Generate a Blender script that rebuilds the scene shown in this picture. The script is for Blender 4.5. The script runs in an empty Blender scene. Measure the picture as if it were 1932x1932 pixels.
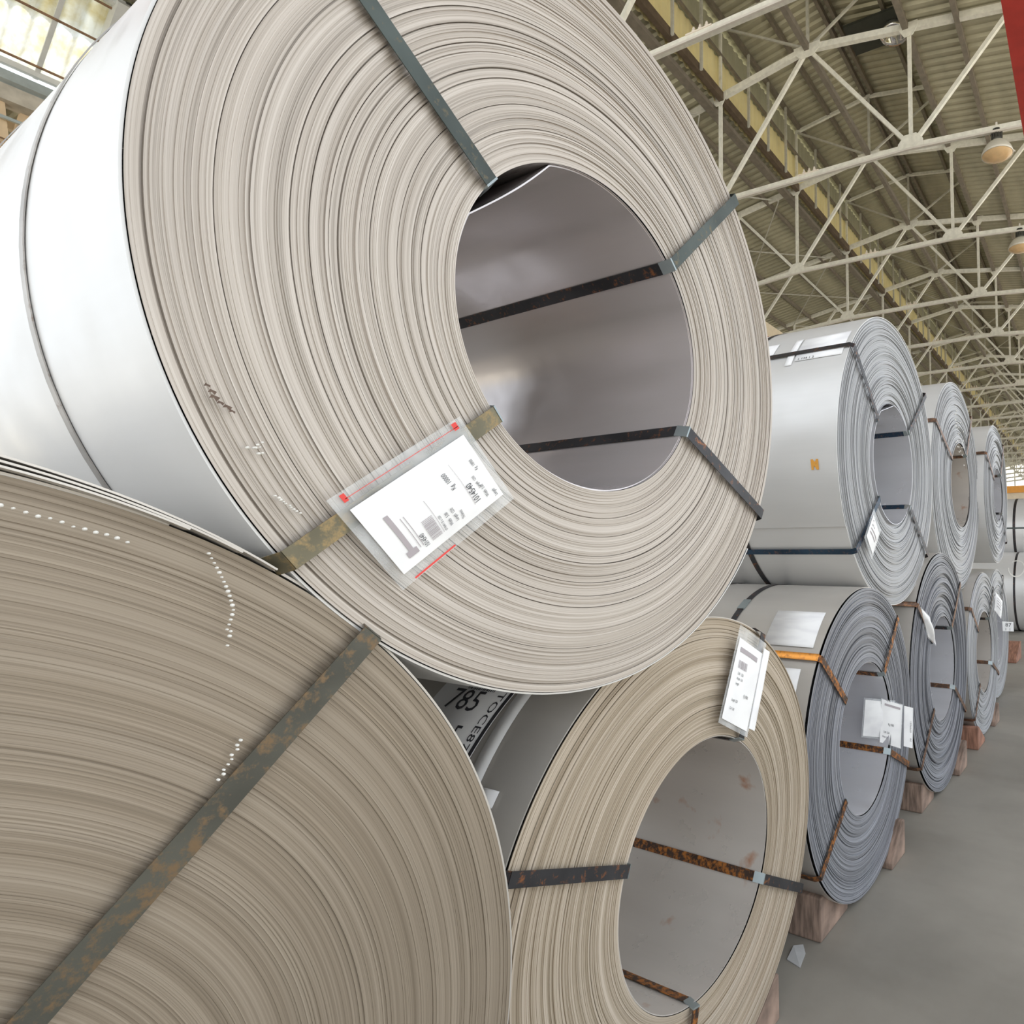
import bpy, math, random
import numpy as np
from mathutils import Vector, Matrix
PI=math.pi; rad=math.radians
random.seed(7); rng=np.random.default_rng(7)
SC=bpy.context.scene; COL=SC.collection
FZ=1.687                       # camera-height datum above the floor
CAMY=-1.0318
# ---------------------------------------------------------------- camera
cam=bpy.data.cameras.new('camera'); cam_o=bpy.data.objects.new('camera',cam); COL.objects.link(cam_o)
R_=(0.4893685,-0.8720464,-0.0073139);U_=(-0.0408943,-0.0313247,0.9986723);F_=(0.8711177,0.4884197,0.0509911)
m=Matrix(((R_[0],U_[0],-F_[0],0),(R_[1],U_[1],-F_[1],CAMY),(R_[2],U_[2],-F_[2],FZ),(0,0,0,1)))
cam_o.matrix_world=m
cam.sensor_fit='HORIZONTAL'; cam.sensor_width=36; cam.lens=1207.81/1932*36; cam.shift_x=-0.25; cam.clip_start=.02; cam.clip_end=500
SC.camera=cam_o
# ---------------------------------------------------------------- world and light
W=bpy.data.worlds.new('world'); SC.world=W; W.use_nodes=True
wn=W.node_tree; bg=wn.nodes['Background']
bg.inputs['Color'].default_value=(0.89,0.945,1.0,1); bg.inputs['Strength'].default_value=1.65
sun=bpy.data.lights.new('sun','SUN'); sun.energy=4.5; sun.color=(1,.92,.78); sun.angle=rad(3)
sun_o=bpy.data.objects.new('sun',sun); COL.objects.link(sun_o)
sun_o.rotation_euler=Vector((-0.22,0.22,-0.95)).to_track_quat('-Z','Y').to_euler()
vs=SC.view_settings; vs.view_transform='Standard'; vs.look='None'; vs.gamma=1; vs.use_curve_mapping=False; vs.exposure=0.10
# ---------------------------------------------------------------- material helpers
MATS={}
class NT:
    def __init__(s,name):
        s.m=bpy.data.materials.new(name); s.m.use_nodes=True; s.t=s.m.node_tree; s.t.nodes.clear()
        s.out=s.n('ShaderNodeOutputMaterial'); s.b=s.n('ShaderNodeBsdfPrincipled'); s.l(s.b.outputs[0],s.out.inputs[0])
    def n(s,ty,**k):
        x=s.t.nodes.new(ty)
        for a,v in k.items(): setattr(x,a,v)
        return x
    def l(s,a,b): s.t.links.new(a,b)
    def set(s,**k):
        for a,v in k.items():
            i=s.b.inputs[{'col':'Base Color','rough':'Roughness','metal':'Metallic','spec':'Specular IOR Level','alpha':'Alpha','trans':'Transmission Weight'}[a]]
            i.default_value=(*v,1) if a=='col' else v
        return s
    def noise(s,scale,detail=3,vec=None,rough=.5):
        x=s.n('ShaderNodeTexNoise'); x.inputs['Scale'].default_value=scale; x.inputs['Detail'].default_value=detail; x.inputs['Roughness'].default_value=rough
        if vec is not None: s.l(vec,x.inputs['Vector'])
        return x.outputs['Fac']
    def ramp(s,fac,stops):
        r=s.n('ShaderNodeValToRGB'); e=r.color_ramp.elements
        while len(e)<len(stops): e.new(.5)
        for i,(p,c) in enumerate(stops): e[i].position=p; e[i].color=(*c,1) if not isinstance(c,(int,float)) else (c,c,c,1)
        s.l(fac,r.inputs[0]); return r.outputs[0]
    def obj(s): return s.n('ShaderNodeTexCoord').outputs['Object']
    def scale(s,vec,sc):
        x=s.n('ShaderNodeMapping'); x.inputs['Scale'].default_value=sc; s.l(vec,x.inputs[0]); return x.outputs[0]
    def math(s,op,a,b=None):
        x=s.n('ShaderNodeMath',operation=op)
        for i,v in enumerate((a,b)):
            if v is None: continue
            if isinstance(v,(int,float)): x.inputs[i].default_value=v
            else: s.l(v,x.inputs[i])
        return x.outputs[0]
    def mix(s,fac,a,b,mode='MIX'):
        x=s.n('ShaderNodeMix',data_type='RGBA',blend_type=mode)
        for i,v in ((0,fac),(6,a),(7,b)):
            if isinstance(v,(int,float)): x.inputs[i].default_value=v
            elif isinstance(v,tuple): x.inputs[i].default_value=(*v,1)
            else: s.l(v,x.inputs[i])
        return x.outputs[2]
    def bump(s,h,st,dist=.01):
        x=s.n('ShaderNodeBump'); x.inputs['Strength'].default_value=st; x.inputs['Distance'].default_value=dist
        s.l(h,x.inputs['Height']); s.l(x.outputs[0],s.b.inputs['Normal'])
def simple(name,col,rough=.6,metal=0,var=.15,sc=8,stretch=(1,1,1)):
    if name in MATS: return MATS[name]
    t=NT(name); t.set(rough=rough,metal=metal)
    f=t.noise(sc,4,t.scale(t.obj(),stretch))
    a=tuple(max(0,c*(1-var)) for c in col); b=tuple(min(1,c*(1+var)) for c in col)
    t.l(t.ramp(f,[(.3,a),(.7,b)]),t.b.inputs['Base Color'])
    MATS[name]=t.m; return t.m
def face_mat(name,dark,mid,light,metal=.25,rough=.5,freq=190):
    """edges of the wound strip: colour varies only with the wrap radius"""
    t=NT(name); t.set(metal=metal,rough=rough)
    uv=t.n('ShaderNodeUVMap'); sp=t.n('ShaderNodeSeparateXYZ'); t.l(uv.outputs[0],sp.inputs[0])
    so=t.n('ShaderNodeSeparateXYZ'); t.l(t.obj(),so.inputs[0])
    def vec(fr,ang):
        c=t.n('ShaderNodeCombineXYZ'); t.l(t.math('MULTIPLY',sp.outputs[1],fr),c.inputs[0])
        t.l(t.math('MULTIPLY',so.outputs[0],ang),c.inputs[1]); t.l(t.math('MULTIPLY',so.outputs[2],ang),c.inputs[2]); return c.outputs[0]
    n1=t.noise(1,2,vec(freq,.8),.6); n2=t.noise(1,2,vec(freq*.16,.6),.5); n3=t.noise(1,1,vec(freq*2.4,3),.5)
    f=t.math('ADD',t.math('MULTIPLY',n1,.5),t.math('ADD',t.math('MULTIPLY',n2,.3),t.math('MULTIPLY',n3,.2)))
    c=t.ramp(f,[(.30,dark),(.47,mid),(.62,light)])
    blot=t.noise(3.0,3,t.obj())
    c=t.mix(t.math('MULTIPLY',t.ramp(blot,[(.45,0.),(.75,1.)]),.22),c,tuple(x*.8 for x in mid))
    t.l(c,t.b.inputs['Base Color'])
    t.l(t.ramp(n2,[(.3,rough-.1),(.7,rough+.12)]),t.b.inputs['Roughness'])
    MATS[name]=t.m; return t.m
def sheet_mat(name,col,rough=.3,metal=.8,patch=.10,rust=0):
    t=NT(name); t.set(metal=metal)
    o=t.obj(); n1=t.noise(2.2,4,t.scale(o,(1,.25,1))); n2=t.noise(60,2,t.scale(o,(1,.06,1))); n3=t.noise(9,4,o)
    a=tuple(c*(1-patch) for c in col); b=tuple(min(1,c*(1+patch*.6)) for c in col)
    c=t.ramp(n1,[(.3,a),(.7,b)])
    c=t.mix(t.math('MULTIPLY',n2,.10),c,tuple(x*.6 for x in col))
    if rust: c=t.mix(t.ramp(n3,[(.66-rust*.1,0.),(.80,1.)]),c,(.42,.16,.05))
    t.l(c,t.b.inputs['Base Color'])
    t.l(t.ramp(n3,[(.3,rough-.06),(.7,rough+.08)]),t.b.inputs['Roughness'])
    MATS[name]=t.m; return t.m
def strap_mat(name,base,rust,amount):
    t=NT(name); t.set(metal=.55,rough=.45)
    o=t.obj(); n=t.noise(45,5,o,.7); n2=t.noise(7,3,o)
    c=t.ramp(n2,[(.3,tuple(x*.7 for x in base)),(.7,tuple(x*1.3 for x in base))])
    c=t.mix(t.ramp(n,[(.62-amount*.3,0.),(.74-amount*.25,1.)]),c,rust)
    t.l(c,t.b.inputs['Base Color']); t.bump(n,.3,.001); MATS[name]=t.m; return t.m
def paper_mat(name,smudge=.5,sc=(6,6,6)):
    t=NT(name); t.set(rough=.8,spec=.2)
    n=t.noise(1,2,t.scale(t.obj(),sc))
    t.l(t.ramp(n,[(.42,(.93,.93,.93)),(.66,(.93-.5*smudge,.93-.52*smudge,.93-.45*smudge))]),t.b.inputs['Base Color'])
    MATS[name]=t.m; return t.m
def film_mat():
    t=NT('pouch_film'); t.set(col=(.9,.93,.95),rough=.3)
    tr=t.n('ShaderNodeBsdfTransparent'); mx=t.n('ShaderNodeMixShader')
    n=t.noise(16,2,t.obj()); t.l(t.ramp(n,[(.3,.12),(.75,.36)]),mx.inputs[0]); t.l(tr.outputs[0],mx.inputs[1]); t.l(t.b.outputs[0],mx.inputs[2]); t.l(mx.outputs[0],t.out.inputs[0])
    MATS['film']=t.m; return t.m
def glow_panel_mat(name,a,b,str_=1.0):
    """dirty corrugated fibreglass: daylight passes through it"""
    t=NT(name); t.set(rough=.7)
    n=t.noise(3.5,5,t.obj(),.6); c=t.ramp(n,[(.35,b),(.6,a)])
    t.l(c,t.b.inputs['Base Color'])
    tl=t.n('ShaderNodeBsdfTranslucent'); t.l(c,tl.inputs[0]); mx=t.n('ShaderNodeMixShader'); mx.inputs[0].default_value=.9
    t.l(t.b.outputs[0],mx.inputs[1]); t.l(tl.outputs[0],mx.inputs[2]); t.l(mx.outputs[0],t.out.inputs[0])
    MATS[name]=t.m; return t.m
M={}
M['face_u1']=face_mat('face_pale',(.21,.18,.15),(.46,.41,.36),(.63,.58,.53),freq=170)
M['face_b0']=face_mat('face_tan',(.18,.145,.105),(.27,.222,.168),(.36,.305,.24),freq=190)  # warm light on this low coil is mixed into the tint
M['face_b1']=face_mat('face_sand',(.21,.16,.105),(.42,.35,.265),(.62,.54,.45),freq=170)
M['face_grey']=face_mat('face_grey',(.17,.17,.17),(.37,.375,.385),(.52,.53,.56),freq=150)  # faint blue of the shaded row put into the colour
M['face_dark']=face_mat('face_dark',(.07,.072,.08),(.21,.215,.235),(.38,.39,.43),freq=140)  # also tinted blue for shade on the faces down the row
M['mantle']=sheet_mat('mantle_bright',(.75,.745,.735),.34,.22)
M['mantle_b']=sheet_mat('mantle_dull',(.62,.59,.55),.42,.45,.14,0)
M['bore']=sheet_mat('bore_bright',(.70,.70,.73),.22,.45,.10)
M['bore_b']=sheet_mat('bore_rusty',(.64,.60,.56),.30,.40,.15,.05)
M['bore_u1']=sheet_mat('bore_polished',(.68,.64,.64),.19,.5,.14)
M['strap']=strap_mat('strap_green',(.066,.080,.075),(.16,.13,.08),.15)
M['strap_s']=strap_mat('strap_shiny',(.40,.38,.36),(.26,.21,.18),.1)
M['strap_v']=strap_mat('strap_olive',(.17,.155,.105),(.30,.22,.11),.45)
M['strap_w']=strap_mat('strap_worn',(.085,.085,.072),(.19,.13,.075),.40)
M['strap_n']=strap_mat('strap_brown',(.12,.075,.055),(.30,.15,.08),.5)
M['strap_k']=strap_mat('strap_black',(.05,.05,.055),(.30,.12,.05),.2)
M['strap_r']=strap_mat('strap_rusty',(.07,.045,.035),(.50,.19,.045),.55)
M['strap_o']=strap_mat('strap_orange',(.55,.22,.06),(.85,.36,.07),.9)
M['strap_b']=strap_mat('strap_blue',(.03,.06,.10),(.20,.12,.10),.25)
M['crimp']=simple('crimp_steel',(.34,.39,.40),.3,.7)
M['paper']=paper_mat('paper_plain',.12,(14,14,14)); M['paper_s']=paper_mat('paper_smudged',.22,(26,7,14)); M['film']=film_mat()
M['ink']=simple('ink',(.035,.035,.045),.6,0,.05); M['ink_grey']=simple('ink_grey',(.42,.38,.40),.7,0,.1); M['red_ink']=simple('red_ink',(.75,.06,.05),.5,0,.05)
M['chalk']=simple('chalk',(.85,.84,.80),.7,0,.05,30); M['orange_paint']=simple('orange_paint',(.75,.36,.06),.6,0,.1)
M['scrape']=simple('scrape',(.12,.08,.06),.7,0,.3,30)
M['wood']=simple('chock_wood',(.25,.175,.135),.85,0,.5,9,(1,6,1)); M['wood_p']=simple('prop_wood',(.72,.55,.36),.7,0,.15,6,(1,1,.2)); M['wood_red']=simple('red_chock_wood',(.30,.15,.10),.8,0,.4,9,(1,6,1))
M['roof']=simple('roof_sheet',(.50,.475,.35),.40,.35,.16,2.2,(.3,1,1))
M['clad']=simple('cladding_yellow',(.86,.76,.42),.5,.0,.08,2.0); M['clad_g']=simple('cladding_grey_shade',(.50,.49,.36),.5,.1,.10,2.0)  # greyer copy: shade on the upper monitor cladding put into the colour
M['purlin']=simple('purlin_brown',(.24,.21,.17),.7,.2,.15); M['beam']=simple('base_beam',(.15,.11,.075),.6,.3,.2)
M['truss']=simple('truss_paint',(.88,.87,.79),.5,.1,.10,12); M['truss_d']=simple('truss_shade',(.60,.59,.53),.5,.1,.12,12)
M['pipe']=simple('conduit',(.80,.76,.70),.4,.2,.05); M['porcelain']=simple('porcelain',(.9,.82,.72),.3,0,.03)
M['lamp_sh']=simple('lamp_enamel',(.75,.72,.64),.35,.2,.05); M['lamp_glass']=simple('lamp_glass',(.78,.55,.30),.2,0,.1); M['lamp_dark']=simple('lamp_dark',(.08,.08,.07),.5,.4,.1)
M['chrome']=simple('vent_chrome',(.85,.85,.88),.12,.95,.03); M['panel']=simple('vent_panel',(.06,.065,.055),.6,.2,.1)
M['red']=simple('crane_red',(.42,.035,.025),.45,.1,.12); M['cream']=simple('crane_cream',(.78,.66,.48),.5,0,.06); M['crane_o']=simple('crane_orange',(.85,.36,.05),.5,0,.06)
M['concrete']=simple('eave_concrete',(.55,.50,.42),.8,0,.15); M['galv']=simple('gutter_zinc',(.50,.56,.57),.4,.5,.12); M['frame_w']=simple('frame_white',(.70,.71,.69),.5,.1,.06)
M['rust']=simple('rusty_rod',(.28,.17,.10),.8,.2,.3,20)
M['glass']=glow_panel_mat('fibreglass',(.70,.71,.68),(.55,.50,.33))
M['endwall']=glow_panel_mat('end_glazing',(.95,.95,.92),(.85,.82,.72))
def floor_mat():
    t=NT('floor_concrete'); o=t.obj()
    n=t.noise(.9,6,o,.6); n2=t.noise(14,5,o,.6); n3=t.noise(2.3,4,t.scale(o,(1,.35,1)))
    c=t.ramp(n,[(.3,(.20,.185,.16)),(.7,(.33,.305,.265))])
    c=t.mix(t.math('MULTIPLY',t.ramp(n3,[(.5,0.),(.72,1.)]),.35),c,(.13,.115,.095))
    c=t.mix(t.math('MULTIPLY',n2,.25),c,(.33,.31,.27))
    t.l(c,t.b.inputs['Base Color']); t.l(t.ramp(n,[(.3,.5),(.7,.75)]),t.b.inputs['Roughness']); t.bump(n2,.15,.004); return t.m
M['floor']=floor_mat()
# ---------------------------------------------------------------- object helpers
def tag(o,label=None,cat=None,group=None,kind=None):
    for k,v in (('label',label),('category',cat),('group',group),('kind',kind)):
        if v: o[k]=v
    return o
def empty(name,loc=(0,0,0),rz=0):
    o=bpy.data.objects.new(name,None); COL.objects.link(o); o.location=loc; o.rotation_euler.z=rz; o.empty_display_size=.1; return o
class MB:
    def __init__(s): s.v=[];s.f=[]
    def add(s,v,f):
        n=len(s.v); s.v+=[tuple(x) for x in v]; s.f+=[tuple(i+n for i in q) for q in f]; return s
    def box(s,a,b):
        (x0,y0,z0),(x1,y1,z1)=a,b
        return s.add([(x0,y0,z0),(x1,y0,z0),(x1,y1,z0),(x0,y1,z0),(x0,y0,z1),(x1,y0,z1),(x1,y1,z1),(x0,y1,z1)],[(0,3,2,1),(4,5,6,7),(0,1,5,4),(1,2,6,5),(2,3,7,6),(3,0,4,7)])
    def bar(s,p,q,w,h=None,up=(0,0,1)):
        h=h or w; p=Vector(p);q=Vector(q);d=(q-p).normalized(); u=Vector(up)
        if abs(d.dot(u))>.98: u=Vector((1,0,0))
        a=d.cross(u).normalized()*w/2; b=a.cross(d).normalized()*h/2
        vs_=[p-a-b,p+a-b,p+a+b,p-a+b,q-a-b,q+a-b,q+a+b,q-a+b]
        return s.add(vs_,[(0,3,2,1),(4,5,6,7),(0,1,5,4),(1,2,6,5),(2,3,7,6),(3,0,4,7)])
    def lathe(s,prof,c=(0,0,0),seg=24):
        n=len(prof); v=[];f=[]
        for i in range(seg):
            a=2*PI*i/seg
            for r,z in prof: v.append((c[0]+r*math.cos(a),c[1]+r*math.sin(a),c[2]+z))
        for i in range(seg):
            j=(i+1)%seg
            for k in range(n-1): f.append((i*n+k,j*n+k,j*n+k+1,i*n+k+1))
        return s.add(v,f)
    def build(s,name,mat,parent=None,smooth=False,uv=None):
        me=bpy.data.meshes.new(name); me.from_pydata(s.v,[],s.f); me.materials.append(mat)
        if smooth: me.polygons.foreach_set('use_smooth',[True]*len(me.polygons))
        o=bpy.data.objects.new(name,me); COL.objects.link(o); o.parent=parent; return o
def share(src,name,parent,loc=None):
    o=src.copy(); o.name=name; o.parent=parent; COL.objects.link(o)
    if loc is not None: o.location=loc
    return o
# ---------------------------------------------------------------- coils
class Coil: pass
COILS={}
def quadmesh(name,V,F,mat,parent,uv=None,smooth=True):
    me=bpy.data.meshes.new(name); V=np.asarray(V,np.float32);F=np.asarray(F,np.int32)
    me.vertices.add(len(V)); me.vertices.foreach_set('co',V.ravel())
    me.loops.add(F.size); me.loops.foreach_set('vertex_index',F.ravel())
    me.polygons.add(len(F)); me.polygons.foreach_set('loop_start',np.arange(0,F.size,4,dtype=np.int32)); me.polygons.foreach_set('loop_total',np.full(len(F),4,np.int32))
    me.update(calc_edges=True); me.materials.append(mat)
    if uv is not None:
        l=me.uv_layers.new(name='UVMap'); l.data.foreach_set('uv',np.asarray(uv,np.float32)[F.ravel()].ravel())
    if smooth: me.polygons.foreach_set('use_smooth',np.ones(len(F),bool))
    me.validate(); o=bpy.data.objects.new(name,me); COL.objects.link(o); o.parent=parent; return o
def make_coil(key,X,Z,Ro,Ri,Y,bx,bz,so,si,width,label,fm,mm,bm,seg=192,pitch=.0042,jit=.002,wave=.0015,lap=-100,lapgap=.008,groove=.10,inner_lift=None,group='steel coils stacked in the front row',seed=1,drift=.004,lapseg=None):
    g=np.random.default_rng(seed); c=Coil(); COILS[key]=c
    root=empty('steel_coil',(X,Y,Z+FZ-0)); tag(root,label,'coil',group)
    c.root=root;c.Ro=Ro;c.Ri=Ri;c.W=width;c.X=X;c.Y=Y;c.Z=Z
    def ring(t,th):    # t=0 bore, 1 outside -> x,z relative
        cx=bx*(1-t);cz=bz*(1-t);r=Ri+(Ro-Ri)*t;s=si+(so-si)*t
        return cx+r*(1-s)*np.cos(th),cz+r*(1+s)*np.sin(th)
    c.ring=ring
    c.pos=lambda t,deg,y:Vector((*[float(q) for q in ring(t,rad(deg))][:1],y,float(ring(t,rad(deg))[1])))
    th=np.linspace(0,2*PI,seg,endpoint=False)
    n=int((Ro-Ri)/pitch); w=g.uniform(.55,1.5,n); e=np.concatenate([[0],np.cumsum(w)]); e/=e[-1]
    off=g.normal(0,jit,n); dr=np.interp(np.linspace(0,1,n),np.linspace(0,1,14),g.normal(0,drift,14)); off=off+dr
    gr=g.random(n)<groove; gr[0]=gr[-1]=False
    off=np.clip(off,-.011,.03); off=np.where(gr,off+.006,off)
    for i in np.where(gr)[0]:        # grooves are narrow
        k=e[i+1]-e[i]; e[i+1]=e[i]+k*.45
    ph=g.uniform(0,2*PI,3)
    V=[];F=[];UV=[];base=0
    def add_ring_pair(tA,yA,tB,yB,vv):
        nonlocal base
        for t,y in((tA,yA),(tB,yB)):
            x,z=ring(t,th); wv=wave*(np.sin(2*th+ph[0]+t*5)+.6*np.sin(3*th+ph[1]-t*9))
            V.append(np.stack([x,y+wv,z],1)); UV.append(np.stack([th/(2*PI),np.full(seg,vv if tA==tB else t*(Ro-Ri)/.45)],1))
        i=np.arange(seg);j=(i+1)%seg
        F.append(np.stack([base+i,base+j,base+seg+j,base+seg+i],1)); base+=2*seg
    for i in range(n):
        add_ring_pair(e[i],off[i],e[i+1],off[i],0)
        if i<n-1: add_ring_pair(e[i+1],off[i],e[i+1],off[i+1],e[i+1]*(Ro-Ri)/.45)
    # back face
    add_ring_pair(0,width,1,width,0)
    o=quadmesh('winding',np.concatenate(V),np.concatenate(F),fm,root,np.concatenate(UV)); tag(o,'edges of the wound steel strip',kind='stuff')
    # outer wrap: one turn of sheet whose end stands off a little
    ns=int(seg*1.3); s=np.linspace(0,1,ns); ang=rad(lap)+2*PI*s; gap=.0004+lapgap*np.exp(-((1-s)*2*PI/rad(28))**1.0)
    def wrap(name,tt,gapf,thick,mat,y0,y1,sign):
        x,z=ring(tt,ang); rr=np.hypot(x,z); ux,uz=x/rr,z/rr
        A=[]
        for g_,y in((gapf,y0),(gapf+thick,y0),(gapf+thick,y1),(gapf,y1)):
            A.append(np.stack([x+sign*ux*g_,np.full(ns,y),z+sign*uz*g_],1))
        P=np.concatenate(A); i=np.arange(ns-1); FF=[]
        for k in range(4):
            a=k*ns;b=((k+1)%4)*ns
            # separate verts for crisp edges
            FF.append((P[a:a+ns],P[b:b+ns]))
        VV=[];Fq=[];bs=0
        for p_,q_ in FF:
            VV+=[p_,q_]; f=np.stack([bs+i,bs+i+1,bs+ns+i+1,bs+ns+i],1)
            Fq.append(f); bs+=2*ns
        endv=np.array([P[k*ns+ns-1] for k in range(4)]);VV.append(endv);Fq.append(np.array([[bs,bs+1,bs+2,bs+3]]))
        return quadmesh(name,np.concatenate(VV),np.concatenate(Fq),mat,root)
    c.outer=wrap('outer_wrap',1,gap,.0035,mm,.006,width+.002,1)
    if inner_lift:
        a0,amp,wd,rec=inner_lift
        d=(np.degrees(ang)-a0+180)%360-180
        gi=.001+np.where(np.abs(d)<wd,Ri*(1-math.cos(rad(wd))/np.cos(np.radians(np.clip(d,-wd,wd)))),0)*amp
        c.inner=wrap('inner_wrap',0,gi,.003,bm,rec,width,-1)
        # the bore side of the winding behind the lifted sheet
        V2=[];x,z=ring(0,th)
        VV=np.concatenate([np.stack([x,np.full(seg,0.0),z],1),np.stack([x,np.full(seg,width),z],1)]);i=np.arange(seg);j=(i+1)%seg
        quadmesh('bore_lining',VV,np.stack([i,j,seg+j,seg+i],1),bm,root)
    else:
        c.inner=wrap('inner_wrap',0,np.full(ns,.001),.003,bm,.0,width,-1)
    return c
def eye_strap(key,deg,mat='strap',w=.032,front=-.014,crimp=True,twist=0,matin=None):
    """steel band running through the bore and round the whole section of the coil"""
    c=COILS[key]; W=c.W; e=.008
    pin=c.pos(0,deg,0); pout=c.pos(1,deg+twist,0)
    dr=(pout-pin).normalized(); tn=Vector((-dr.z,0,dr.x)); 
    A=pin-dr*.007; B=pout+dr*(e+.006)
    loop=[(A,.02),(A+dr*.010,front),(B-dr*.012,front),(B,.012),(B,W+.004),(B-dr*.01,W+.012),(A+dr*.01,W+.012),(A,W+.004)]
    pts=[Vector((p.x,y,p.z)) for p,y in loop]; n=len(pts)
    def seg_obj(idx,name,mt,closed=False):
        mb=MB()
        cen=(pts[0]+pts[2]+pts[4]+pts[6])/4
        for a,b in idx:
            p,q=pts[a%n],pts[b%n]; d=(q-p).normalized(); nn=d.cross(tn).normalized()
            if nn.dot((p+q)/2-cen)<0: nn=-nn
            t=.0018
            v=[p-tn*w/2,p+tn*w/2,q+tn*w/2,q-tn*w/2]; v2=[x+nn*t for x in v]
            mb.add(v+v2,[(0,1,2,3),(4,7,6,5),(0,4,5,1),(1,5,6,2),(2,6,7,3),(3,7,4,0)])
        return mb.build(name,M[mt],c.root)
    if matin:
        s=seg_obj([(0,1),(1,2),(2,3),(3,4),(4,5),(5,6),(6,7)],'strap',mat); seg_obj([(7,8)],'strap',matin)
    else: s=seg_obj([(i,i+1) for i in range(n)],'strap',mat)
    if crimp:
        for p,q in ((pts[0],pts[1]),):
            mb=MB(); d=(q-p).normalized(); k=Vector((0,1,0)).cross(tn)
            o=-dr*.003
            v=[p+o-tn*w*.52,p+o+tn*w*.52,q+o+tn*w*.52+Vector((0,-.002,0)),q+o-tn*w*.52+Vector((0,-.002,0))]; v2=[x+dr*.004+Vector((0,-.001,0)) for x in v]
            mb.add(v+v2,[(0,1,2,3),(4,7,6,5),(0,4,5,1),(1,5,6,2),(2,6,7,3),(3,7,4,0)])
            mb.build('edge_crimp',M['crimp'],s)
    return s
def band(key,y,mat='strap_k',w=.032,seg=128,seal=None,g=.006):
    c=COILS[key]; mb=MB(); th=np.linspace(0,2*PI,seg,endpoint=False); x,z=c.ring(1,th); V=[]
    for i in range(seg):
        u=Vector((x[i],0,z[i])).normalized()
        for e,yy in((g,y-w/2),(g+.0018,y-w/2),(g+.0018,y+w/2),(g,y+w/2)): V.append((x[i]+u.x*e,yy,z[i]+u.z*e))
    F=[]
    for i in range(seg):
        j=(i+1)%seg
        for k in range(4): F.append((i*4+k,j*4+k,j*4+(k+1)%4,i*4+(k+1)%4))
    mb.add(V,F); o=mb.build('strap',M[mat],c.root)
    if seal is not None:
        a=rad(seal); mb=MB(); da=.04/c.Ro
        V=[]
        for t in (-da,da):
            for e,yy in((g,y-w*.6),(g+.007,y-w*.6),(g+.007,y+w*.6),(g,y+w*.6)):
                xx,zz=c.ring(1,a+t); u=Vector((float(xx),0,float(zz))).normalized(); V.append((xx+u.x*e,yy,zz+u.z*e))
        mb.add(V,[(0,1,2,3),(4,7,6,5),(0,4,5,1),(1,5,6,2),(2,6,7,3),(3,7,4,0)]); mb.build('strap_seal',M['crimp'],o)
    return o
# mantle mapping: (axial depth y, angle deg, height off surface) -> local
def mpt(key,y,deg,h):
    c=COILS[key]; x,z=c.ring(1,rad(deg)); x=float(x);z=float(z);r=math.hypot(x,z); return (x+x/r*h,y,z+z/r*h)
def mantle_sheet(key,y0,y1,a0,a1,mat,name='label_sheet',h=.009,skew=0,parent=None,n=10):
    mb=MB();V=[];c=COILS[key]
    for i in range(n+1):
        a=a0+(a1-a0)*i/n; s=skew*i/n
        for hh in (h,h+.0008):
            V.append(mpt(key,y0+s,a,hh)); V.append(mpt(key,y1+s,a,hh))
    F=[]
    for i in range(n):
        b=i*4;d=b+4; F+=[(b+2,b+3,d+3,d+2),(b,d,d+1,b+1),(b,b+2,d+2,d),(b+1,d+1,d+3,b+3)]
    F+=[(0,1,3,2),(n*4,n*4+2,n*4+3,n*4+1)]
    mb.add(V,F); return mb.build(name,M[mat],parent or c.root,True)
def text_mesh(txt,size,sx=1.0,bold=0):
    cu=bpy.data.curves.new('txt','FONT'); cu.body=txt; cu.size=size; cu.align_x='LEFT'; cu.offset=bold; cu.resolution_u=2
    o=bpy.data.objects.new('txt',cu); COL.objects.link(o); dg=bpy.context.evaluated_depsgraph_get()
    me=bpy.data.meshes.new_from_object(o.evaluated_get(dg)); V=[(v.co.x*sx,v.co.y) for v in me.vertices]; F=[tuple(p.vertices) for p in me.polygons]
    bpy.data.objects.remove(o); bpy.data.meshes.remove(me); return V,F
def print_on(parent,mapf,items,mat='ink',name='printing'):
    """items: (kind, args) laid out in page units; mapf(u,v)->local xyz"""
    mb=MB()
    for it in items:
        if it[0]=='t':
            _,txt,u,v,size,sx=it; V,F=text_mesh(txt,size,sx); mb.add([mapf(u+x,v-y) for x,y in V],F)
        elif it[0]=='r':
            _,u0,v0,u1,v1=it; k=12
            for i in range(k):
                if abs(u1-u0)>=abs(v1-v0): a,b,c_,d=u0+(u1-u0)*i/k,v0,u0+(u1-u0)*(i+1)/k,v1
                else: a,b,c_,d=u0,v0+(v1-v0)*i/k,u1,v0+(v1-v0)*(i+1)/k
                mb.add([mapf(a,b),mapf(c_,b),mapf(c_,d),mapf(a,d)],[(0,1,2,3)])
        elif it[0]=='bar':
            _,u0,v0,u1,v1,k=it; g=random.Random(3); u=u0
            while u<u1:
                w=(u1-u0)/k*g.uniform(.3,1.1); mb.add([mapf(u,v0),mapf(min(u+w,u1),v0),mapf(min(u+w,u1),v1),mapf(u,v1)],[(0,1,2,3)]); u+=w+(u1-u0)/k*g.uniform(.4,1.0)
    o=mb.build(name,M[mat],parent); o['kind']='stuff'; return o
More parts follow.
